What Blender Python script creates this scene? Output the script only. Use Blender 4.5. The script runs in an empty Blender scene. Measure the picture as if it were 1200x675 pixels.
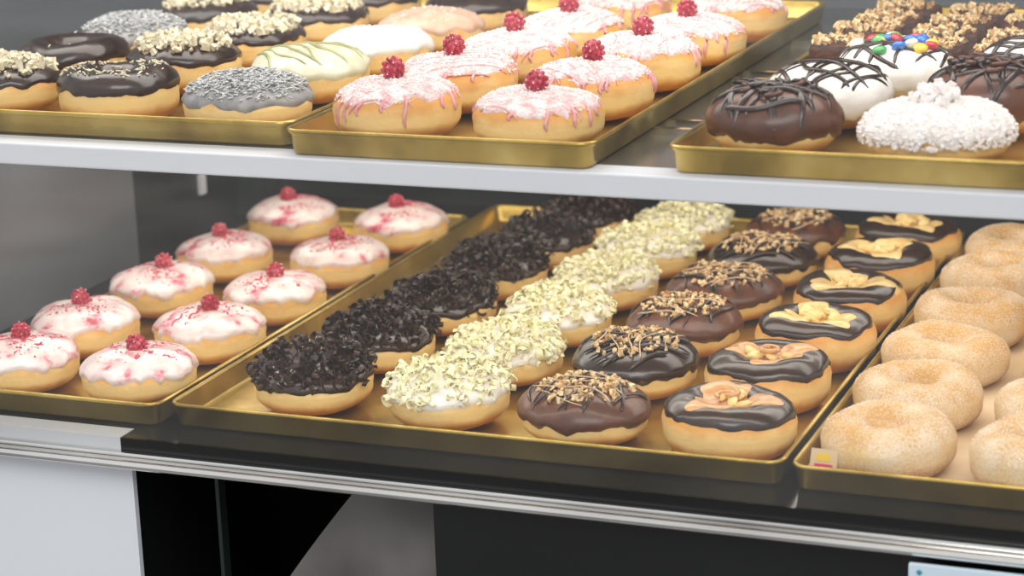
import bpy, math, random
from mathutils import Vector, Matrix, Euler, noise

Z0 = 0.75          # height of the lower shelf above the pavement
rnd = random.Random(7)
scene = bpy.context.scene
COL = scene.collection

# ------------------------------------------------------------------ materials
def lin(c):
    return tuple(((x/255.)/12.92 if x/255. <= .04045 else ((x/255.+.055)/1.055)**2.4) for x in c) + (1.0,)

def base_mat(name):
    m = bpy.data.materials.new(name)
    m.use_nodes = True
    nt = m.node_tree
    b = nt.nodes['Principled BSDF']
    return m, nt, b

def mat(name, cols, rough=.5, metal=0., scale=60., bump=0., bscale=None, stops=None, spec=.5, coat=0., sss=0., detail=3.):
    m, nt, b = base_mat(name)
    b.inputs['Roughness'].default_value = rough
    b.inputs['Metallic'].default_value = metal
    b.inputs['Specular IOR Level'].default_value = spec
    b.inputs['Coat Weight'].default_value = coat
    b.inputs['Coat Roughness'].default_value = .15
    if sss:
        b.inputs['Subsurface Weight'].default_value = sss
        b.inputs['Subsurface Radius'].default_value = (.006, .003, .002)
        b.inputs['Subsurface Scale'].default_value = 1.0
    tc = nt.nodes.new('ShaderNodeTexCoord')
    n = nt.nodes.new('ShaderNodeTexNoise'); n.inputs['Scale'].default_value = scale
    n.inputs['Detail'].default_value = detail
    nt.links.new(tc.outputs['Object'], n.inputs['Vector'])
    r = nt.nodes.new('ShaderNodeValToRGB')
    k = len(cols)
    if stops is None:
        stops = [.35 + .3*i/max(1, k-1) for i in range(k)]
    while len(r.color_ramp.elements) < k:
        r.color_ramp.elements.new(.5)
    for i in range(k):
        r.color_ramp.elements[i].position = stops[i]
    for i in range(k):
        r.color_ramp.elements[i].color = lin(cols[i])
    if k == 1:
        r.color_ramp.elements[1].color = lin(cols[0])
    nt.links.new(n.outputs['Fac'], r.inputs['Fac'])
    nt.links.new(r.outputs['Color'], b.inputs['Base Color'])
    if bump:
        n2 = nt.nodes.new('ShaderNodeTexNoise'); n2.inputs['Scale'].default_value = bscale or scale*2
        n2.inputs['Detail'].default_value = 4
        nt.links.new(tc.outputs['Object'], n2.inputs['Vector'])
        bp = nt.nodes.new('ShaderNodeBump'); bp.inputs['Strength'].default_value = bump
        bp.inputs['Distance'].default_value = .002
        nt.links.new(n2.outputs['Fac'], bp.inputs['Height'])
        nt.links.new(bp.outputs['Normal'], b.inputs['Normal'])
    return m

def dough_mat(name, top, waist, bottom, sugar=0.):
    """fried dough: brown underside, pale waistline, golden shoulder (real crust colouring by height)"""
    m, nt, b = base_mat(name)
    b.inputs['Roughness'].default_value = .5
    b.inputs['Subsurface Weight'].default_value = .15
    b.inputs['Subsurface Radius'].default_value = (.006, .003, .0015)
    b.inputs['Subsurface Scale'].default_value = 1.0
    tc = nt.nodes.new('ShaderNodeTexCoord')
    sp = nt.nodes.new('ShaderNodeSeparateXYZ')
    nt.links.new(tc.outputs['Object'], sp.inputs[0])
    n = nt.nodes.new('ShaderNodeTexNoise'); n.inputs['Scale'].default_value = 45; n.inputs['Detail'].default_value = 3
    nt.links.new(tc.outputs['Object'], n.inputs['Vector'])
    ma = nt.nodes.new('ShaderNodeMath'); ma.operation = 'MULTIPLY_ADD'
    ma.inputs[1].default_value = .012; nt.links.new(n.outputs['Fac'], ma.inputs[0])
    nt.links.new(sp.outputs['Z'], ma.inputs[2])
    mr = nt.nodes.new('ShaderNodeMapRange'); mr.inputs['From Min'].default_value = .005; mr.inputs['From Max'].default_value = .045
    nt.links.new(ma.outputs[0], mr.inputs['Value'])
    r = nt.nodes.new('ShaderNodeValToRGB')
    e = r.color_ramp.elements
    while len(e) < 5: e.new(.5)
    st = [(.0, bottom), (.24, bottom), (.42, waist), (.56, waist), (.74, top)]
    for i, (p, c) in enumerate(st):
        e[i].position = p
    for i, (p, c) in enumerate(st):
        e[i].color = lin(c)
    nt.links.new(mr.outputs[0], r.inputs['Fac'])
    col = r.outputs['Color']
    n2 = nt.nodes.new('ShaderNodeTexNoise'); n2.inputs['Scale'].default_value = 600 if sugar else 250
    n2.inputs['Detail'].default_value = 4
    nt.links.new(tc.outputs['Object'], n2.inputs['Vector'])
    if sugar:
        n3 = nt.nodes.new('ShaderNodeTexNoise'); n3.inputs['Scale'].default_value = 38; n3.inputs['Detail'].default_value = 6
        nt.links.new(tc.outputs['Object'], n3.inputs['Vector'])
        ad = nt.nodes.new('ShaderNodeMath'); ad.operation = 'ADD'
        nt.links.new(n2.outputs['Fac'], ad.inputs[0]); nt.links.new(n3.outputs['Fac'], ad.inputs[1])
        m2 = nt.nodes.new('ShaderNodeMapRange'); m2.inputs['From Min'].default_value = .82; m2.inputs['From Max'].default_value = 1.25
        m2.inputs['To Max'].default_value = sugar
        nt.links.new(ad.outputs[0], m2.inputs['Value'])
        mx = nt.nodes.new('ShaderNodeMix'); mx.data_type = 'RGBA'
        nt.links.new(m2.outputs[0], mx.inputs[0]); nt.links.new(col, mx.inputs[6]); mx.inputs[7].default_value = lin((238, 228, 210))
        col = mx.outputs[2]
    nt.links.new(col, b.inputs['Base Color'])
    bp = nt.nodes.new('ShaderNodeBump'); bp.inputs['Strength'].default_value = .4; bp.inputs['Distance'].default_value = .0012
    nt.links.new(n2.outputs['Fac'], bp.inputs['Height']); nt.links.new(bp.outputs['Normal'], b.inputs['Normal'])
    return m

M = {}
M['dough'] = dough_mat('fried_dough', (220, 158, 78), (244, 210, 142), (200, 132, 58))
M['dough_sugar'] = dough_mat('sugared_dough', (202, 156, 88), (226, 190, 126), (186, 134, 70), sugar=.66)
M['ice_rasp'] = mat('raspberry_white_icing', [(190, 60, 84), (218, 134, 146), (230, 204, 200), (242, 230, 224)], .3, scale=60, stops=[.30, .36, .43, .62], bump=.5, bscale=120, coat=.5, detail=7)
M['ice_pink'] = mat('pink_powdered_glaze', [(224, 168, 170), (234, 206, 204), (240, 228, 224)], .6, scale=120, stops=[.36, .48, .6], bump=.6, bscale=500)
M['pink'] = mat('pink_icing_strand', [(220, 142, 146), (230, 170, 170)], .35, scale=90, coat=.4)
M['dark'] = mat('dark_chocolate_glaze', [(34, 17, 11), (52, 27, 17)], .27, scale=60, bump=.25, bscale=90, coat=.45)
M['milk'] = mat('milk_chocolate_glaze', [(76, 40, 24), (104, 58, 35)], .4, scale=60, bump=.25, bscale=90, coat=.2)
M['darkcurl'] = mat('dark_chocolate_shaving', [(30, 15, 11), (62, 36, 26)], .38, scale=150)
M['white'] = mat('white_icing', [(232, 225, 216), (242, 238, 232)], .4, scale=70, bump=.3, bscale=110, coat=.3)
M['whitecurl'] = mat('white_chocolate_shaving', [(238, 232, 182), (248, 243, 212)], .5, scale=120)
M['nut'] = mat('chopped_nuts', [(160, 110, 62), (218, 184, 132), (240, 220, 178)], .6, scale=220)
M['drizzle_glint'] = mat('painted_drizzle_glint', [(196, 164, 128), (214, 186, 152)], .4, scale=90)  # pale lines painted in as glints on the dark drizzle
M['peanut'] = mat('peanut_halves', [(230, 196, 126), (246, 222, 160)], .5, scale=120)
M['caramel'] = mat('caramel_cream', [(200, 142, 86), (222, 174, 120)], .3, scale=90, coat=.5, bump=.3)
M['honey'] = mat('honey_cream', [(226, 186, 114), (240, 210, 146)], .35, scale=90, coat=.4, bump=.3)
M['rasp'] = mat('raspberry_flesh', [(150, 18, 42), (190, 50, 74), (220, 130, 142)], .4, scale=160, stops=[.3, .54, .76], sss=.1)
M['redcrumb'] = mat('dried_raspberry_crumb', [(176, 26, 54), (212, 84, 104)], .6, scale=200)
M['powder'] = mat('white_sugar_crumb', [(240, 230, 226), (246, 242, 240)], .7, scale=200)
M['grey'] = mat('grey_coconut_flake', [(156, 156, 158), (216, 216, 214)], .7, scale=180)
M['greyice'] = mat('grey_icing', [(130, 128, 128), (160, 158, 156)], .6, scale=120)
M['popcorn'] = mat('pale_nut_brittle', [(204, 190, 154), (236, 228, 204)], .6, scale=200)
M['pist'] = mat('pistachio_icing', [(210, 208, 176), (230, 228, 204)], .35, scale=70, coat=.3, bump=.2)
M['pistline'] = mat('pistachio_drizzle', [(160, 160, 112), (184, 184, 136)], .4, scale=70)
M['pinkbeige'] = mat('rose_beige_glaze', [(208, 164, 136), (226, 192, 170)], .5, scale=80, bump=.3)
M['c_red'] = mat('red_candy', [(206, 40, 60)], .25, coat=.5)
M['c_blue'] = mat('blue_candy', [(50, 120, 205)], .25, coat=.5)
M['c_yel'] = mat('yellow_candy', [(236, 200, 50)], .25, coat=.5)
M['c_grn'] = mat('green_candy', [(70, 170, 90)], .25, coat=.5)
M['brownie'] = mat('brownie_crumb', [(54, 28, 20), (92, 52, 36)], .7, scale=140, bump=.8, bscale=200)
M['brass'] = mat('worn_brass_tray', [(144, 118, 50), (196, 166, 86), (226, 200, 122)], .26, metal=.8, scale=14, bump=.12, bscale=60, detail=6)
M['paper'] = mat('baking_paper', [(204, 176, 138), (224, 202, 170)], .7, scale=12, bump=.3, bscale=25)

# ------------------------------------------------------------------ mesh builder
class MB:
    def __init__(s):
        s.v = []; s.f = []; s.m = []; s.sm = []; s.mats = []
    def mi(s, key):
        if key not in s.mats: s.mats.append(key)
        return s.mats.index(key)
    def add(s, vs, fs, key, smooth=True):
        o = len(s.v); k = s.mi(key)
        s.v += [tuple(v) for v in vs]
        for f in fs:
            s.f.append(tuple(i+o for i in f)); s.m.append(k); s.sm.append(smooth)
    def mesh(s, name):
        me = bpy.data.meshes.new(name)
        me.from_pydata(s.v, [], s.f)
        for k in s.mats: me.materials.append(M[k])
        me.polygons.foreach_set('material_index', s.m)
        me.polygons.foreach_set('use_smooth', s.sm)
        me.update()
        return me

def obj(name, me, loc=(0, 0, 0), rz=0., parent=None, sc=None):
    o = bpy.data.objects.new(name, me)
    o.location = loc; o.rotation_euler = (0, 0, rz)
    if sc: o.scale = sc
    if parent: o.parent = parent
    COL.objects.link(o)
    return o

def grid_faces(nu, nv, closed_u=True, closed_v=False):
    fs = []
    for i in range(nu if closed_u else nu-1):
        for j in range(nv if closed_v else nv-1):
            a = i*nv+j; b = ((i+1) % nu)*nv+j
            c = ((i+1) % nu)*nv+(j+1) % nv; d = i*nv+(j+1) % nv
            fs.append((a, b, c, d))
    return fs

def sp(x, p):
    return math.copysign(abs(x)**p, x)

class Dough:
    def __init__(s, ring, seed, R=.0455, h=.037, hole=.010):
        s.ring = ring; s.seed = seed; s.R = R; s.h = h; s.hc = h*.5; s.b = h*.5
        s.a = (R-hole)/2; s.Rc = (R+hole)/2
        s.p = .72; s.q = .86; s.pr = .88; s.qr = .9
    def ns(s, phi):
        n = noise.noise(Vector((math.cos(phi)*1.1, math.sin(phi)*1.1, s.seed*7.3)))
        n2 = noise.noise(Vector((math.cos(phi)*.9, math.sin(phi)*.9, s.seed*3.1+50)))
        return 1+.06*n, 1+.10*n2
    def pt(s, phi, t):
        k, kz = s.ns(phi)
        if s.ring:
            r = s.Rc + s.a*sp(math.cos(t), s.pr); z = s.hc + s.b*sp(math.sin(t), s.qr)
        else:
            r = s.R*max(0, math.cos(t))**s.p; z = s.hc + s.b*sp(math.sin(t), s.q)
        if r > s.R*.8: r -= .0011*math.exp(-((z-s.hc*.92)/.0035)**2)   # fry-line groove
        kz = 1+(kz-1)*min(1, r/s.R*1.3)
        return Vector((r*k*math.cos(phi), r*k*math.sin(phi), max(0, z)*kz))
    def nrm(s, phi, t):
        e = .02
        if not s.ring: t = min(t, math.pi/2-.03); 
        a = s.pt(phi, t-e); b = s.pt(phi, t+e); c = s.pt(phi+e, t)-s.pt(phi-e, t)
        n = c.cross(b-a)
        if n.length < 1e-12: return Vector((0, 0, 1))
        n.normalize()
        return n
    def height(s, x, y):
        r = math.hypot(x, y); phi = math.atan2(y, x); k, kz = s.ns(phi); r /= k
        if s.ring:
            c = min(1, abs(r-s.Rc)/s.a); c = c**(1/s.pr); sn = math.sqrt(max(0, 1-c*c)); z = s.hc+s.b*sn**s.qr
            if r < s.Rc: z = max(z, s.hc)
        else:
            c = min(1, r/s.R)**(1/s.p); sn = math.sqrt(max(0, 1-c*c)); z = s.hc+s.b*sn**s.q
        kz = 1+(kz-1)*min(1, r/s.R*1.3)
        return z*kz
    def build(s, mb, key='dough'):
        N = 44
        if s.ring:
            K = 30
            vs = [s.pt(2*math.pi*i/N, 2*math.pi*j/K) for i in range(N) for j in range(K)]
            mb.add(vs, grid_faces(N, K, True, True), key)
        else:
            K = 24
            vs = [s.pt(2*math.pi*i/N, -math.pi/2+.05+(math.pi-.06)*j/(K-1)) for i in range(N) for j in range(K)]
            fs = grid_faces(N, K)
            fs.append(tuple(i*K+K-1 for i in range(N)))
            fs.append(tuple(i*K for i in reversed(range(N))))
            mb.add(vs, fs, key)
    def icing(s, mb, key, edge=.35, amp=.2, th=.0022, freq=2.2, inner=None, sd=0, drip=0.):
        N = 72; K = 12
        vs = []
        for i in range(N):
            phi = 2*math.pi*i/N
            n = noise.noise(Vector((math.cos(phi)*freq, math.sin(phi)*freq, s.seed+sd+11)))
            n += .5*noise.noise(Vector((math.cos(phi)*freq*2.5, math.sin(phi)*freq*2.5, s.seed+sd+31)))
            if drip:
                d = noise.noise(Vector((math.cos(phi)*5, math.sin(phi)*5, s.seed+sd+71)))
                n += -drip*max(0, d-.15)*3
            te = edge+amp*n
            ti = math.pi/2 if inner is None else math.pi-inner+.12*n
            for j in range(K):
                u = j/(K-1)
                t = ti+(te-ti)*u
                f = 1.0 if u < .8 else math.sqrt(max(0, 1-((u-.8)/.2)**2))
                if inner is not None and u < .15: f *= math.sqrt(max(0, 1-((.15-u)/.15)**2))
                d = th*f*(1+.3*noise.noise(s.pt(phi, t)*120+Vector((s.seed, 0, 0))))-.0004*(1-f)-(.0002 if f < .01 else 0)
                vs.append(s.pt(phi, t)+s.nrm(phi, t)*d)
        fs = grid_faces(N, K)
        mb.add(vs, [f[::-1] for f in fs], key)
        s.ith = th

def tube(mb, pts, rad, key, sides=5):
    if len(pts) < 2: return
    vs = []
    for i, p in enumerate(pts):
        d = (pts[min(i+1, len(pts)-1)]-pts[max(i-1, 0)])
        if d.length < 1e-9: d = Vector((1, 0, 0))
        d.normalize(); up = Vector((0, 0, 1)) if abs(d.z) < .9 else Vector((1, 0, 0))
        a = d.cross(up).normalized(); b = a.cross(d)
        rr = rad*(.4 if i in (0, len(pts)-1) else 1)
        for k in range(sides):
            an = 2*math.pi*k/sides
            vs.append(p+a*math.cos(an)*rr+b*math.sin(an)*rr)
    fs = []
    for i in range(len(pts)-1):
        for k in range(sides):
            a = i*sides+k; b = i*sides+(k+1) % sides
            fs.append((a, b, b+sides, a+sides))
    mb.add(vs, fs, key)

def drizzle(mb, D, key, n=9, rad=.0011, off=.002, ext=.043, ang=0., wob=.004, rr=None):
    rr = rr or rnd
    for i in range(n):
        q = -ext+2*ext*(i+.5)/n + rr.uniform(-.002, .002)
        half = math.sqrt(max(0, ext*ext-q*q))
        if half < .008: continue
        an = ang+rr.uniform(-.25, .25)
        c, s_ = math.cos(an), math.sin(an)
        pts = []; ph = rr.uniform(0, 6)
        K = 16
        for j in range(K+1):
            x = -half+2*half*j/K; y = q+wob*math.sin(ph+x*90)
            X, Y = x*c-y*s_, x*s_+y*c
            pts.append(Vector((X, Y, D.height(X, Y)+off)))
        tube(mb, pts, rad*rr.uniform(.7, 1.3), key)

def rmat(rr):
    return Euler((rr.uniform(0, 6.3), rr.uniform(0, 6.3), rr.uniform(0, 6.3))).to_matrix()

OCT = [(1, 0, 0), (-1, 0, 0), (0, 1, 0), (0, -1, 0), (0, 0, 1), (0, 0, -1)]
OF = [(0, 2, 4), (2, 1, 4), (1, 3, 4), (3, 0, 4), (2, 0, 5), (1, 2, 5), (3, 1, 5), (0, 3, 5)]
CB = [(x, y, z) for x in (-1, 1) for y in (-1, 1) for z in (-1, 1)]
CF = [(0, 1, 3, 2), (4, 6, 7, 5), (0, 4, 5, 1), (2, 3, 7, 6), (0, 2, 6, 4), (1, 5, 7, 3)]
def crumb(mb, p, s, key, rr, flat=1.):
    R = rmat(rr)
    vs = [p+R@Vector((v[0]*s*rr.uniform(.6, 1.3), v[1]*s*rr.uniform(.6, 1.3), v[2]*s*flat*rr.uniform(.6, 1.3))) for v in OCT]
    mb.add(vs, OF, key, False)
def chunk(mb, p, s, key, rr, flat=.6):
    R = rmat(rr)
    vs = [p+R@Vector((v[0]*s*rr.uniform(.5, 1.1), v[1]*s*rr.uniform(.5, 1.1), v[2]*s*flat*rr.uniform(.5, 1.1))) for v in CB]
    mb.add(vs, CF, key, False)
def rod(mb, p, l, r, key, rr, tilt=.5):
    an = rr.uniform(0, 6.3); d = Vector((math.cos(an), math.sin(an), rr.uniform(-tilt, tilt)))*l*.5
    tube(mb, [p-d, p-d*.8, p+d*.8, p+d], r, key, 4)
def curl(mb, p, rad, w, A, key, rr):
    R = rmat(rr); K = 7; vs = []; hx = rr.uniform(-.3, .3)*w
    for i in range(K):
        a = A*i/(K-1); q = rad*(1-.35*i/K)
        for sd in (-1, 1):
            vs.append(p+R@Vector((q*math.cos(a), sd*w*.5+hx*i/2, q*math.sin(a))))
    th = .0008
    for i in range(K):
        a = A*i/(K-1); q = rad*(1-.35*i/K)-th
        for sd in (-1, 1):
            vs.append(p+R@Vector((q*math.cos(a), sd*w*.5+hx*i/2, q*math.sin(a))))
    fs = []
    for i in range(K-1):
        a = 2*i; fs.append((a, a+1, a+3, a+2)); b = 2*K+a; fs.append((b, b+2, b+3, b+1))
        fs.append((a, a+2, b+2, b)); fs.append((a+1, b+1, b+3, a+3))
    mb.add(vs, fs, key, False)
def disc_pts(rr, n, R, r0=0):
    for _ in range(n):
        r = math.sqrt(rr.uniform((r0/R)**2, 1))*R; a = rr.uniform(0, 6.3)
        yield r*math.cos(a), r*math.sin(a)
def ell(mb, c, rx, ry, rz, key, nu=8, nv=5, R=None):
    vs = []; R = R or Matrix.Identity(3)
    for i in range(nu):
        for j in range(nv):
            t = -math.pi/2+math.pi*(j+.01)/(nv-1+.02); a = 2*math.pi*i/nu
            vs.append(c+R@Vector((rx*math.cos(t)*math.cos(a), ry*math.cos(t)*math.sin(a), rz*math.sin(t))))
    mb.add(vs, grid_faces(nu, nv), key)
def raspberry(mb, c, rr, s=1., frost=0):
    R = Euler((rr.uniform(-.9, .9), rr.uniform(-.9, .9), 0)).to_matrix()
    ell(mb, c, .0066*s, .0066*s, .0068*s, 'rasp', 10, 7, R)
    n = 38
    for i in range(n):
        z = 1-2*(i+.5)/n; r = math.sqrt(1-z*z); a = i*2.39996
        p = Vector((r*math.cos(a)*.0066, r*math.sin(a)*.0066, z*.0070))*s
        q = .0017*s
        ell(mb, c+R@p, q, q, q, 'rasp', 6, 5)
        if frost and rr.random() < frost:
            crumb(mb, c+R@(p*1.22), .0007, 'powder', rr)

# ------------------------------------------------------------------ doughnut recipes
def mk_raspberry_glazed(sd):
    rr = random.Random(100+sd); mb = MB(); D = Dough(False, sd+1, .0450, .039); D.build(mb)
    D.icing(mb, 'ice_rasp', .26, .36, .0026, drip=.40)
    # smeared raspberry streaks running over the icing
    for i in range(18):
        a = rr.uniform(0, 6.3); r = rr.uniform(.002, .028); L = rr.uniform(.006, .024); x, y = r*math.cos(a), r*math.sin(a); an = a+rr.uniform(-.8, .8)
        pts = []
        for j in range(9):
            X = x+math.cos(an)*L*j/8+.0012*math.sin(j*1.3+i); Y = y+math.sin(an)*L*j/8+.0012*math.cos(j*1.7+i)
            if math.hypot(X, Y) > .040: break
            pts.append(Vector((X, Y, D.height(X, Y)+.0019)))
        tube(mb, pts, rr.uniform(.0006, .0013), 'redcrumb')
    cx, cy = rr.uniform(-.016, .016), rr.uniform(-.016, .016)
    for i in range(140):
        if i % 3: x, y = rr.gauss(cx, .010), rr.gauss(cy, .010)
        else:
            a = rr.uniform(0, 6.3); r = .038*math.sqrt(rr.random()); x, y = r*math.cos(a), r*math.sin(a)
        if math.hypot(x, y) > .038: continue
        crumb(mb, Vector((x, y, D.height(x, y)+.0023)), rr.uniform(.0005, .0016), 'redcrumb', rr)
    for i in range(5):
        q = Vector((rr.uniform(-.008, .008), rr.uniform(-.008, .008), D.h+.003))
        crumb(mb, q, .0026, 'redcrumb', rr)
    raspberry(mb, Vector((rr.uniform(-.004, .004), rr.uniform(-.004, .004), D.h+.0066)), rr, .98, .3)
    return mb.mesh('raspberry_glazed_doughnut')
def mk_pink_powder(sd):
    rr = random.Random(200+sd); mb = MB(); D = Dough(False, sd+21, .0465, .040); D.build(mb)
    D.icing(mb, 'ice_pink', .50, .30, .0012, drip=.5)
    drizzle(mb, D, 'pink', 11, .0009, .0008, .0445, rr.uniform(0, 3), .002, rr)
    for i in range(16):   # runs down the side
        ph = rr.uniform(0, 6.3); t0 = .75; t1 = rr.uniform(-.3, .35)
        tube(mb, [D.pt(ph+.03*math.sin(j), t0+(t1-t0)*j/6)+D.nrm(ph, t0+(t1-t0)*j/6)*.0003 for j in range(7)], .0015, 'pink')
    for x, y in disc_pts(rr, 1000, .0435):
        crumb(mb, Vector((x, y, D.height(x, y)+.0017)), rr.uniform(.0004, .0012), 'powder', rr)
    raspberry(mb, Vector((rr.uniform(-.003, .003), rr.uniform(-.002, .002), D.h+.0072)), rr, 1.08, .5)
    return mb.mesh('pink_powdered_doughnut')
def mk_curls(sd, ice, cu, n=150, r0=.003, r1=.006, mound=.012, name='x', ext=.0455):
    rr = random.Random(300+sd); mb = MB(); D = Dough(False, sd+41, .0450, .035); D.build(mb)
    D.icing(mb, ice, .22, .22, .0024)
    for x, y in disc_pts(rr, n, ext):
        r = math.hypot(x, y)
        z = D.height(x*.93, y*.93)+.001+rr.uniform(0, mound)*(1-(r/.055)**2)
        curl(mb, Vector((x, y, z)), rr.uniform(r0, r1), rr.uniform(.0024, .0046), rr.uniform(1.6, 4.6), cu, rr)
    return mb.mesh(name)
def mk_nut(sd, ice='milk', drz='dark', nuts='nut', nn=120, ext=.034, smin=.0012, smax=.0028, pile=.002, edge=0.):
    rr = random.Random(400+sd); mb = MB(); D = Dough(False, sd+61, .0465, .038); D.build(mb)
    D.icing(mb, ice, edge, .28, .0024)
    for x, y in disc_pts(rr, nn, ext):
        chunk(mb, Vector((x, y, D.height(x, y)+.003+rr.uniform(0, pile))), rr.uniform(smin, smax), nuts, rr)
    if drz:
        drizzle(mb, D, drz, 9, .0011, .0042, .041, rr.uniform(-.5, .5), .004, rr)
        drizzle(mb, D, 'drizzle_glint', 5, .0006, .0050, .036, rr.uniform(1, 2), .005, rr)
    return mb.mesh('chocolate_nut_doughnut')
def mk_caramel_ring(sd, cream):
    rr = random.Random(500+sd); mb = MB(); D = Dough(True, sd+81, .0475, .037, .011); D.qr = 1.0; D.build(mb)
    D.icing(mb, 'dark', .50 if cream else .62, .30, .0018, inner=.85, freq=1.6)
    N = 90; K = 12; vs = []
    sh = rr.uniform(0, 9)
    R0 = .020
    ph0 = rr.uniform(0, 6)
    key = 'caramel' if cream else 'honey'
    for i in range(N):
        ph = 2*math.pi*i/N
        q = R0*(1+.5*noise.noise(Vector((math.cos(ph)*2.2, math.sin(ph)*2.2, sh))))
        q += .020*max(0, math.cos(ph-ph0))**4 + .022*max(0, math.cos(ph-ph0-2.2))**6 + .020*max(0, math.cos(ph-ph0+1.9))**8 + .002*math.sin(ph*9+sh)
        q = max(.011, min(q, .0435))
        for j in range(K):
            u = j/(K-1); r = q*u; x, y = r*math.cos(ph), r*math.sin(ph)
            zz = max(D.height(x, y), D.h*.84) if r < D.Rc else D.height(x, y)
            vs.append(Vector((x, y, zz+.0038*math.sqrt(max(0, 1-u**4))+.0008*math.sin(r*520+ph)*(1-u)-.0002)))
    mb.add(vs, grid_faces(N, K), key)
    if cream:
        for kx in range(2):
            a0 = rr.uniform(0, 6)
            pts = [Vector(((.003+.0015*a)*math.cos(a+a0), (.003+.0015*a)*math.sin(a+a0), D.h+.0034+.001*kx)) for a in [k*.4 for k in range(12)]]
            tube(mb, pts, .0018, 'caramel', 6)
    n = 6 if cream else 13
    for i in range(n):
        a = rr.uniform(0, 6.3); r = rr.uniform(.001, .017)
        x, y = r*math.cos(a), r*math.sin(a)
        Rm = Euler((rr.uniform(-.6, .6), rr.uniform(-.6, .6), rr.uniform(0, 6))).to_matrix()
        ell(mb, Vector((x, y, max(D.height(x, y), D.h*.87)+.0050)), .0076*rr.uniform(.7, 1.1), .0042, .0026, 'peanut', 8, 5, Rm)
    return mb.mesh('chocolate_caramel_ring_doughnut')
def mk_sugar(sd):
    rr = random.Random(550+sd)
    mb = MB(); D = Dough(True, sd+101, .0470, .038, .0090); D.pr = 1.0; D.qr = 1.0
    D.a = .0185; D.Rc = .0470-D.a
    D.build(mb, 'dough_sugar')
    for x, y in disc_pts(rr, 900, .0445, .012):
        crumb(mb, Vector((x, y, D.height(x, y)+.0001)), rr.uniform(.0002, .00055), 'powder', rr)
    return mb.mesh('sugared_ring_doughnut')
def mk_sprinkled(sd, ice='dark', key='popcorn', n=110, l=.004, r=.0006, ring=True, cov=.041, mound=0.):
    rr = random.Random(600+sd); mb = MB(); D = Dough(ring, sd+121, .0465, .036, .011); D.build(mb)
    D.icing(mb, ice, .18, .25, .0022, inner=(.3 if ring else None))
    for x, y in disc_pts(rr, n, cov, .012 if ring else 0):
        rod(mb, Vector((x, y, D.height(x, y)+.0026+rr.uniform(0, mound))), l*rr.uniform(.6, 1.2), r*rr.uniform(.8, 1.3), key, rr)
    return mb.mesh('sprinkled_doughnut')
def mk_plain_iced(sd, ice, drz=None, R=.0465, h=.038, powder=0, edge=.15, dn=8):
    rr = random.Random(700+sd); mb = MB(); D = Dough(False, sd+141, R, h); D.build(mb)
    D.icing(mb, ice, edge, .25, .0024)
    if drz: drizzle(mb, D, drz, dn, .0012, .0026, .043, rr.uniform(-.8, .8), .003, rr)
    for x, y in disc_pts(rr, powder, .040):
        crumb(mb, Vector((x, y, D.height(x, y)+.0026)), rr.uniform(.0005, .0012), 'powder', rr)
    return mb, D, rr
def mk_dome(sd, ice, drz, n=16, edge=-.35, R=.043, h=.043, rad=.0016):
    rr = random.Random(800+sd); mb = MB(); D = Dough(False, sd+161, R, h); D.p = .70; D.q = .95; D.build(mb)
    D.icing(mb, ice, edge, .35, .0028, drip=.3)
    if drz:
        drizzle(mb, D, drz, n, rad, .003, .042, .3, .004, rr)
        drizzle(mb, D, drz, n//2, rad, .0038, .040, 1.7, .005, rr)
    return mb, D, rr

lib = {}
lib['A'] = [mk_raspberry_glazed(i) for i in range(5)]
lib['U2'] = [mk_pink_powder(i) for i in range(4)]
lib['B1'] = [mk_curls(i, 'dark', 'darkcurl', 320, .003, .0064, .015, 'dark_chocolate_shaving_doughnut', .047) for i in range(3)]
lib['B2'] = [mk_curls(i+5, 'white', 'whitecurl', 330, .0026, .0052, .010, 'white_chocolate_shaving_doughnut', .047) for i in range(3)]
lib['B3'] = [mk_nut(i, ['milk', 'dark', 'milk'][i]) for i in range(3)]
lib['B4a'] = [mk_caramel_ring(i, True) for i in range(2)]
lib['B4b'] = [mk_caramel_ring(i+5, False) for i in range(3)]
lib['C'] = [mk_sugar(i) for i in range(4)]
lib['spr'] = [mk_sprinkled(0, n=150), mk_sprinkled(1)]
lib['grey'] = [mk_sprinkled(2, 'greyice', 'grey', 850, .0045, .0007, False, .044, .003)]
lib['pop'] = [mk_nut(11, 'dark', None, 'popcorn', 300, .040, .0015, .0038, .004, .25), mk_nut(12, 'dark', None, 'popcorn', 260, .038, .0015, .0035, .004, .2)]
lib['darkring'] = [mk_sprinkled(5, 'dark', 'popcorn', 4)]
_m = mk_plain_iced(1, 'pist', 'pistline')[0]; lib['pist'] = [_m.mesh('pistachio_iced_doughnut')]
_m = mk_plain_iced(2, 'white', None, powder=350)[0]; lib['wht'] = [_m.mesh('white_iced_doughnut')]
_m = mk_plain_iced(3, 'pinkbeige', None, powder=60)[0]; lib['rose'] = [_m.mesh('rose_glazed_doughnut')]
_m = mk_plain_iced(4, 'dark', None)[0]; lib['dk'] = [_m.mesh('dark_chocolate_doughnut')]
lib['ganache'] = []
for q in range(2):
    _m, D, rr = mk_dome(1+10*q, 'milk', 'dark', 10, -.30, .042, .044, .0021)
    for x, y in disc_pts(rr, 34 if q else 12, .026):
        tube(_m, [Vector((x+.006*math.cos(a+x*900), y+.006*math.sin(a+x*900), D.height(x, y)+.004+.001*a)) for a in [k*.6 for k in range(6)]], .0018, 'dark' if rr.random() < .6 else 'milk')
    lib['ganache'].append(_m.mesh('chocolate_drizzled_doughnut'))
_m, D, rr = mk_dome(2, 'white', 'dark', 10, rad=.0015); lib['wdriz'] = [_m.mesh('white_doughnut_with_chocolate_drizzle')]
_m, D, rr = mk_dome(3, 'white', None, edge=.05, R=.0465, h=.040)
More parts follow.
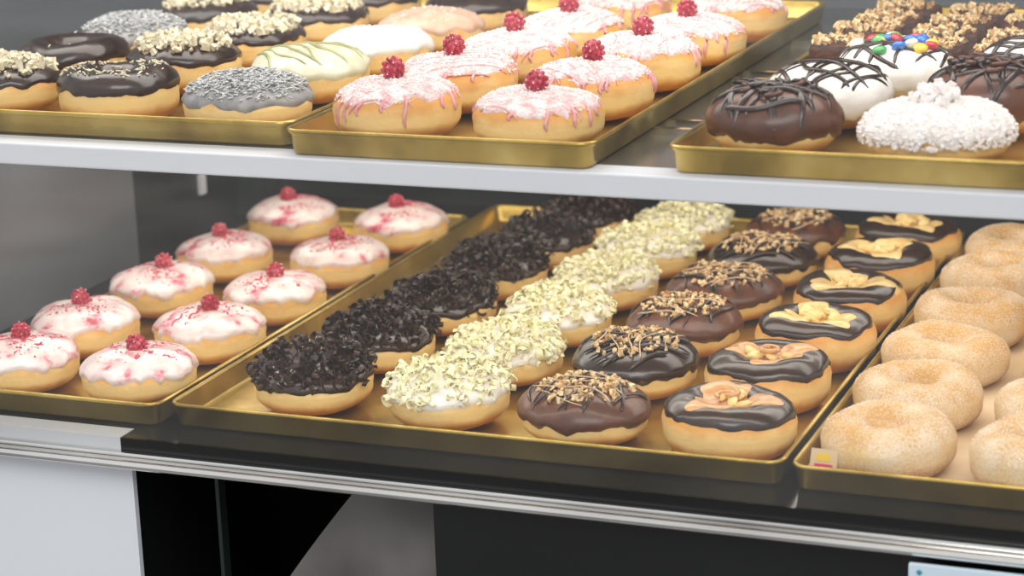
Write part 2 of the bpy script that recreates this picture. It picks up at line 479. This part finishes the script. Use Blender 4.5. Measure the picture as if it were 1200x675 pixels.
for i in range(1700):
    a = rr.uniform(0, 6.3)
    t = math.pi/2-(math.pi/2+.05)*math.sqrt(rr.random())
    p = D.pt(a, t)+D.nrm(a, t)*.0026
    chunk(_m, p, rr.uniform(.0006, .0019), 'powder', rr)
for i in range(110):
    chunk(_m, Vector((rr.gauss(0, .006), rr.gauss(0, .006), D.h+.003+abs(rr.gauss(0, .005)))), .0030, 'powder', rr)
lib['coco'] = [_m.mesh('coconut_doughnut')]
_m, D, rr = mk_dome(4, 'white', 'dark', 8)
for i, (x, y) in enumerate(disc_pts(rr, 22, .030)):
    ell(_m, Vector((x, y, D.height(x, y)+.005)), .0058, .0058, .0036, ['c_red', 'c_blue', 'c_yel', 'c_grn', 'c_blue', 'white'][i % 6], 10, 6, Euler((rr.uniform(-.5, .5), rr.uniform(-.5, .5), 0)).to_matrix())
lib['candy'] = [_m.mesh('candy_topped_doughnut')]

CNT = {}
def put(kind, name, x, y, z, sc=1., rz=None):
    k = CNT.get(kind, 0); CNT[kind] = k+1
    me = lib[kind][k % len(lib[kind])]
    return obj(name, me, (x, y, z), rnd.uniform(0, 6.28) if rz is None else rz, sc=(sc*rnd.uniform(.98, 1.03), sc*rnd.uniform(.98, 1.03), rnd.uniform(.95, 1.06)))

TB = .0028   # tray floor above shelf
for i, y in enumerate([.034, .141, .254, .376, .506]):
    put('A', 'raspberry_glazed_doughnut', -.034+.002*i, y, TB)
for i, y in enumerate([.032, .125, .250, .366, .506]):
    put('A', 'raspberry_glazed_doughnut', -.137-.001*i, y, TB)
rowsB = [.044, .151, .260, .368, .474, .574]
for i, y in enumerate(rowsB):
    put('B1', 'dark_chocolate_shaving_doughnut', .108+.006*i, y+.006, TB)
    put('B2', 'white_chocolate_shaving_doughnut', .221+.003*i, y, TB)
    put('B3', 'chocolate_nut_doughnut', .329+.003*i, y-.004, TB)
    if i < 2: put('B4a', 'chocolate_caramel_ring_doughnut', .435, y-.001, TB)
    else: put('B4b', 'chocolate_caramel_ring_doughnut', .438+.002*i, y-.004, TB)
for i, y in enumerate([.038, .139, .241, .346, .454, .560]):
    put('C', 'sugared_ring_doughnut', .548, y, TB)
    put('C', 'sugared_ring_doughnut', .652, y-.006, TB)
US = .213; UT = US+TB
for i, y in enumerate([.038, .144, .258, .372, .490]):
    put('U2', 'pink_powdered_doughnut', .194+.003*i, y, UT)
    put('U2', 'pink_powdered_doughnut', .303+.002*i, y-.006, UT)
for kind, nm, x, y in [('pop', 'nut_brittle_doughnut', -.155, .068), ('spr', 'sprinkled_chocolate_doughnut', -.050, .062), ('grey', 'grey_coconut_doughnut', .066, .052),
        ('darkring', 'dark_glazed_ring_doughnut', -.163, .180), ('pop', 'nut_brittle_doughnut', -.055, .175), ('pist', 'pistachio_iced_doughnut', .066, .158),
        ('grey', 'grey_coconut_doughnut', -.170, .290), ('pop', 'nut_brittle_doughnut', -.052, .285), ('wht', 'white_iced_doughnut', .073, .262),
        ('pop', 'nut_brittle_doughnut', -.160, .400), ('pop', 'nut_brittle_doughnut', -.045, .395), ('rose', 'rose_glazed_doughnut', .076, .370),
        ('pop', 'nut_brittle_doughnut', -.155, .505), ('pop', 'nut_brittle_doughnut', -.040, .500), ('dk', 'dark_chocolate_doughnut', .074, .475)]:
    put(kind, nm, x, y, UT)
for kind, nm, x, y in [('ganache', 'chocolate_drizzled_doughnut', .468, .046), ('coco', 'coconut_doughnut', .578, .040),
        ('wdriz', 'white_doughnut_with_chocolate_drizzle', .482, .142), ('ganache', 'chocolate_drizzled_doughnut', .594, .140),
        ('candy', 'candy_topped_doughnut', .508, .240), ('wdriz', 'white_doughnut_with_chocolate_drizzle', .610, .246)]:
    put(kind, nm, x, y, UT)
# brownies
def mk_brownie(sd):
    rr = random.Random(900+sd); mb = MB()
    hx, hy, hz = .027, .023, .028
    vs = []; fs = []
    prof = [(.96, 0), (1, .1), (1.01, .5), (1, .88), (.95, 1.0)]
    N = 28
    for s_, z in prof:
        for i in range(N):
            a = 2*math.pi*i/N; cx, cy = sp(math.cos(a), .35), sp(math.sin(a), .35)
            w = 1+.05*noise.noise(Vector((cx*3, cy*3, z*4+sd)))
            vs.append(Vector((cx*hx*s_*w, cy*hy*s_*w, z*hz)))
    for j in range(len(prof)-1):
        for i in range(N):
            a = j*N+i; b = j*N+(i+1) % N; fs.append((a, b, b+N, a+N))
    fs.append(tuple(range((len(prof)-1)*N, len(prof)*N))); fs.append(tuple(reversed(range(N))))
    mb.add(vs, fs, 'brownie', False)
    for _ in range(48):
        x, y = rr.uniform(-.024, .024), rr.uniform(-.020, .020)
        chunk(mb, Vector((x, y, hz+.001+rr.uniform(0, .003))), rr.uniform(.0016, .0036), 'nut', rr)
    return mb.mesh('nut_brownie')
lib['brn'] = [mk_brownie(i) for i in range(3)]
for x, y in [(.450, .325), (.512, .330), (.574, .328), (.636, .328), (.452, .385), (.514, .388), (.576, .386), (.638, .386), (.456, .445), (.518, .447), (.580, .445), (.640, .445), (.460, .505), (.522, .505), (.584, .505)]:
    put('brn', 'nut_brownie', x, y, UT, .98, rnd.uniform(-.12, .12))

# ------------------------------------------------------------------ trays
def rrect(x0, x1, y0, y1, r, z, n=5):
    out = []
    for cx, cy, a0 in ((x1-r, y0+r, -90), (x1-r, y1-r, 0), (x0+r, y1-r, 90), (x0+r, y0+r, 180)):
        for k in range(n+1):
            a = math.radians(a0+90*k/n)
            out.append(Vector((cx+r*math.cos(a), cy+r*math.sin(a), z)))
    return out
def tray(name, x0, x1, y0, y1, z, hgt=.017):
    mb = MB(); w, d = (x1-x0)/2, (y1-y0)/2
    prof = [(.012, .0), (.006, .0), (.0035, .002), (.0015, hgt-.002), (0, hgt-.001), (-.0008, hgt+.0008), (.0004, hgt+.0022), (.0024, hgt+.0018), (.0034, hgt), (.0055, .0042), (.0075, TB-.0004), (.012, TB-.0006)]
    vs = []; 
    for o, h in prof:
        vs += rrect(-w+o, w-o, -d+o, d-o, max(.002, .012-o), h)
    n = 24; fs = []
    for j in range(len(prof)-1):
        for i in range(n):
            a = j*n+i; b = j*n+(i+1) % n; fs.append((a, b, b+n, a+n))
    fs.append(tuple(range((len(prof)-1)*n, len(prof)*n))); fs.append(tuple(reversed(range(n))))
    mb.add(vs, fs, 'brass', True)
    me = mb.mesh(name)
    o = obj(name, me, ((x0+x1)/2, (y0+y1)/2, z))
    return o
tray('baking_tray', -.190, .014, -.023, .585, 0)
tray('baking_tray', .019, .489, -.017, .635, 0)
trC = tray('baking_tray', .495, .745, -.019, .635, 0)
tray('baking_tray', -.245, .126, .000, .62, US)
tray('baking_tray', .132, .362, -.022, .62, US)
tray('baking_tray', .412, .680, -.018, .60, US)

def box(mb, x0, x1, y0, y1, z0, z1, key, bv=0.):
    vs = [(x0, y0, z0), (x1, y0, z0), (x1, y1, z0), (x0, y1, z0), (x0, y0, z1), (x1, y0, z1), (x1, y1, z1), (x0, y1, z1)]
    fs = [(3, 2, 1, 0), (4, 5, 6, 7), (0, 1, 5, 4), (1, 2, 6, 5), (2, 3, 7, 6), (3, 0, 4, 7)]
    mb.add([Vector(v) for v in vs], fs, key, False)
def boxobj(name, *a, bevel=0., parent=None):
    mb = MB(); box(mb, *a); o = obj(name, mb.mesh(name), parent=parent)
    if bevel:
        m = o.modifiers.new('bevel', 'BEVEL'); m.width = bevel; m.segments = 3
    return o

M['blackgloss'] = mat('black_gloss_panel', [(8, 8, 9), (14, 14, 15)], .12, scale=3, spec=.6)
M['blackmat'] = mat('black_panel', [(9, 10, 11), (16, 17, 19)], .35, scale=3)
M['backdark'] = mat('dark_back_panel', [(34, 38, 42), (52, 56, 60)], .3, scale=3)
M['whitelam'] = mat('white_laminate', [(214, 217, 224), (220, 223, 229)], .4, scale=2)
M['greyglass'] = mat('grey_end_panel', [(90, 95, 101), (106, 110, 115)], .3, scale=2)
M['reflect_grey'] = mat('painted_reflection_grey', [(84, 80, 80), (120, 116, 115)], .3, scale=9)  # grey standing in for the street reflected in the black panel
M['chrome'] = mat('chrome_trim', [(205, 203, 200), (230, 228, 225)], .10, metal=1., scale=5)
M['steel'] = mat('brushed_steel', [(150, 150, 148), (180, 180, 176)], .22, metal=.9, scale=8)
M['palegrey'] = mat('pale_grey_laminate', [(170, 172, 176), (190, 192, 195)], .2, scale=3)
M['label'] = mat('pale_blue_card', [(186, 206, 222), (200, 216, 228)], .6, scale=10)
M['teal'] = mat('teal_print', [(40, 140, 160)], .6)
M['post'] = mat('dark_green_post', [(24, 32, 30), (36, 46, 42)], .25, scale=4)
M['pink_print'] = mat('pink_print', [(200, 50, 100)], .6)
M['yel_print'] = mat('yellow_print', [(226, 190, 50)], .6)

case = bpy.data.objects.new('doughnut_display_case', None); COL.objects.link(case)
boxobj('shelf_lower', -.60, 1.0, -.040, .70, -.012, -.0002, 'blackgloss', parent=case)
boxobj('shelf_lower_front', -.004, 1.0, -.048, -.040, -.012, -.0002, 'blackgloss', parent=case)
boxobj('apron_left', -.60, -.004, -.048, -.028, -.0125, .0002, 'palegrey', parent=case)
boxobj('chrome_track', -.60, 1.0, -.064, -.048, -.019, -.0125, 'chrome', bevel=.0028, parent=case)
boxobj('chrome_track_lip', -.60, 1.0, -.054, -.048, -.0125, -.0095, 'chrome', bevel=.0012, parent=case)
boxobj('glass_channel', -.60, 1.0, -.0475, -.0455, -.0115, -.008, 'steel', parent=case)
boxobj('shelf_upper', -.60, 1.0, -.025, .70, .1965, US-.0002, 'whitelam', bevel=.0015, parent=case)
boxobj('shelf_upper_plate', -.60, 1.0, -.0, .70, US-.0002, US, 'steel', parent=case)
for i, yy in enumerate((.10, .13, .30, .33, .48)):
    boxobj('shelf_rail_%d' % i, .3640, .4100, yy, yy+.006, US, US+.005, 'chrome', parent=case)
boxobj('back_panel_lower', -.60, 1.0, .70, .715, -.012, .193, 'backdark', parent=case)
boxobj('back_panel_upper', -.60, 1.0, .70, .715, .193, .62, 'greyglass', parent=case)
boxobj('top_panel', -.60, 1.0, .05, .715, .62, .64, 'whitelam', parent=case)
boxobj('end_panel_front', -.262, -.252, -.03, .40, 0, .193, 'greyglass', parent=case)
boxobj('end_panel_back', -.262, -.252, .40, .70, 0, .193, 'blackmat', parent=case)
boxobj('end_post', -.252, -.225, .60, .63, 0, .193, 'post', parent=case)
boxobj('end_highlight', -.252, -.248, .52, .53, .04, .06, 'whitelam', parent=case)  # small white box put in as a painted highlight
# front glass; patchy diffuse haze mixed in as a reflection veil
gm, nt, b = base_mat('thin_glass')
nt.nodes.remove(b)
out = nt.nodes['Material Output']
tr = nt.nodes.new('ShaderNodeBsdfTransparent'); gl = nt.nodes.new('ShaderNodeBsdfGlossy'); gl.inputs['Roughness'].default_value = .02
lw = nt.nodes.new('ShaderNodeLayerWeight'); lw.inputs['Blend'].default_value = .5
pw = nt.nodes.new('ShaderNodeMath'); pw.operation = 'POWER'; pw.inputs[1].default_value = 4
nt.links.new(lw.outputs['Facing'], pw.inputs[0])
mr = nt.nodes.new('ShaderNodeMapRange'); mr.inputs['To Min'].default_value = .08; mr.inputs['To Max'].default_value = .95
nt.links.new(pw.outputs[0], mr.inputs['Value'])
mx = nt.nodes.new('ShaderNodeMixShader')
nt.links.new(mr.outputs[0], mx.inputs[0]); nt.links.new(tr.outputs[0], mx.inputs[1]); nt.links.new(gl.outputs[0], mx.inputs[2])
df = nt.nodes.new('ShaderNodeBsdfDiffuse'); df.inputs['Color'].default_value = (.8, .8, .8, 1)
tcn = nt.nodes.new('ShaderNodeTexCoord'); nz = nt.nodes.new('ShaderNodeTexNoise'); nz.inputs['Scale'].default_value = 3.; nz.inputs['Detail'].default_value = 5
nt.links.new(tcn.outputs['Object'], nz.inputs['Vector'])
md = nt.nodes.new('ShaderNodeMapRange'); md.inputs['From Min'].default_value = .3; md.inputs['From Max'].default_value = .7
md.inputs['To Min'].default_value = .0; md.inputs['To Max'].default_value = .03
nt.links.new(nz.outputs['Fac'], md.inputs['Value'])
mx2 = nt.nodes.new('ShaderNodeMixShader')
nt.links.new(md.outputs[0], mx2.inputs[0]); nt.links.new(mx.outputs[0], mx2.inputs[1]); nt.links.new(df.outputs[0], mx2.inputs[2])
nt.links.new(mx2.outputs[0], out.inputs['Surface'])
M['glass'] = gm
mb = MB(); mb.add([Vector(v) for v in ((-.60, -.0465, -.011), (1.0, -.0465, -.011), (1.0, -.0465, .62), (-.60, -.0465, .62))], [(0, 1, 2, 3)], 'glass', False)
obj('front_glass', mb.mesh('front_glass'), parent=case)
# cabinet beneath
boxobj('cabinet_white_door', -.60, .002, -.045, -.040, -.74, -.019, 'whitelam', parent=case)
boxobj('cabinet_divider', -.02, .0, -.040, .60, -.74, -.019, 'blackmat', parent=case)
boxobj('cabinet_black_door', .245, 1.0, -.045, -.02, -.74, -.019, 'blackmat', parent=case)
boxobj('cabinet_back', -.60, 1.0, .60, .62, -.74, -.012, 'blackmat', parent=case)
boxobj('cabinet_plinth', -.60, 1.0, -.03, .62, -.748, -.70, 'blackmat', parent=case)
boxobj('cabinet_inner_post', .045, .048, .0, .01, -.70, -.013, 'post', parent=case)
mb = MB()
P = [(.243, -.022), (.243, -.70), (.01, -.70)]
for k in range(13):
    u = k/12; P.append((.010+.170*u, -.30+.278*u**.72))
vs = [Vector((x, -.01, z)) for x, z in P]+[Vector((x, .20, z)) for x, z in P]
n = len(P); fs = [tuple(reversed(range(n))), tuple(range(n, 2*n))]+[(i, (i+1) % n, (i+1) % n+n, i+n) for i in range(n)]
mb.add(vs, fs, 'reflect_grey', False)
obj('cabinet_reflection', mb.mesh('cabinet_reflection'), parent=case)  # grey slab shaped like a reflection in the black panel

mb = MB(); box(mb, .586, .70, -.0685, -.0640, -.085, -.022, 'label')
ell(mb, Vector((.593, -.069, -.0265)), .0018, .0006, .0018, 'teal', 10, 6)
obj('price_card', mb.mesh('price_card'), parent=case)

# baking paper in the right tray
mb = MB(); nx, ny = 24, 50; vs = []
for i in range(nx):
    for j in range(ny):
        x = .5045+.230*i/(nx-1); y = -.010+.633*j/(ny-1)
        e = 0
        if i == 0: e = .013+.004*noise.noise(Vector((0, y*14, 0)))
        elif i == 1: x = .507; e = .002
        if j == 0 and i > 0: e = .008+.004*noise.noise(Vector((x*30, 3, 0)))
        vs.append(Vector((x, y, TB-.0003+e)))
mb.add(vs, grid_faces(nx, ny, False), 'paper')
obj('baking_paper', mb.mesh('baking_paper'))
mb = MB()
box(mb, -.009, .009, -.0002, .0002, 0, .020, 'paper'); box(mb, -.006, .006, -.0005, -.00025, .004, .010, 'pink_print'); box(mb, -.005, .004, -.0005, -.00025, .012, .017, 'yel_print')
o = obj('printed_paper_tag', mb.mesh('printed_paper_tag'), (.5140, -.0075, TB+.004))
o.rotation_euler = (-.25, .12, .25)

# ------------------------------------------------------------------ surroundings
M['pave'] = mat('pavement', [(118, 117, 115), (152, 150, 147)], .8, scale=6, bump=.3, bscale=40)
boxobj('floor', -5, 4, -6, 3, -.78, -.75, 'pave')
M['wallm'] = mat('shop_wall_paint', [(150, 150, 150), (162, 162, 160)], .8, scale=4)
boxobj('wall_back', -4, 4, 2.0, 2.1, -.75, 2.2, 'wallm')

# ------------------------------------------------------------------ lights
def area(name, loc, rot, sx, sy, power, col=(1, 1, 1), parent=None):
    l = bpy.data.lights.new(name, 'AREA'); l.shape = 'RECTANGLE'; l.size = sx; l.size_y = sy; l.energy = power; l.color = col
    o = bpy.data.objects.new(name, l); o.location = loc; o.rotation_euler = rot
    if parent: o.parent = parent
    COL.objects.link(o); return o
area('led_strip_lower', (.2, -.002, .194), (math.radians(12), 0, 0), 1.3, .04, .95, (1, .95, .86), case)
area('lower_fill_mid', (.2, .22, .195), (0, 0, 0), 1.2, .10, 1.5, (1, .95, .86), case)  # added unseen light, spreads the under-shelf light evenly
area('lower_fill_back', (.25, .48, .195), (0, 0, 0), 1.0, .10, 1.1, (1, .95, .86), case)  # added unseen light, evens out the rear rows
area('upper_fill', (.2, .25, .612), (0, 0, 0), 1.3, .3, 5.0, (1, .96, .9), case)  # unseen area light added above the upper shelf
area('street_daylight', (1.2, -2.6, 2.6), (math.radians(48), 0, math.radians(20)), 2.5, 1.6, 70, (1, .985, .95))
l = bpy.data.lights.new('haze_spot', 'SPOT'); l.energy = 520; l.spot_size = math.radians(80); l.spot_blend = 1; l.shadow_soft_size = .3; l.color = (1, .99, .97)
o = bpy.data.objects.new('haze_spot', l); o.location = (-2.6, -3.1, 1.6); COL.objects.link(o)  # added spot; brightens unseen pavement so the glass reflects a haze
w = bpy.data.worlds.new('world'); scene.world = w; w.use_nodes = True
bg = w.node_tree.nodes['Background']; bg.inputs[0].default_value = (.96, .98, 1, 1); bg.inputs[1].default_value = .82

# ------------------------------------------------------------------ camera
cam = bpy.data.cameras.new('camera'); co = bpy.data.objects.new('camera', cam); COL.objects.link(co)
Xw = Vector((.9292, .0669, -.3635)); Yw = Vector((.3678, -.2600, .8928)); Zw = Vector((-.0348, -.9633, -.2662))
rt = Vector((Xw[0], Yw[0], Zw[0])).normalized()
dn = Vector((Xw[1], Yw[1], Zw[1])); dn = (dn-rt*dn.dot(rt)).normalized()
fw = rt.cross(dn)
R = Matrix((rt, -dn, -fw)).transposed().to_4x4()
R.translation = Vector((.867, -1.412, .543))
co.matrix_world = R
cam.sensor_width = 36; cam.lens = 80.1; cam.clip_start = .05
cam.dof.use_dof = True; cam.dof.focus_distance = 1.68; cam.dof.aperture_fstop = 7
scene.camera = co
scene.view_settings.view_transform = 'Standard'

for o in list(COL.objects):
    if o.parent is None:
        o.location.z += Z0
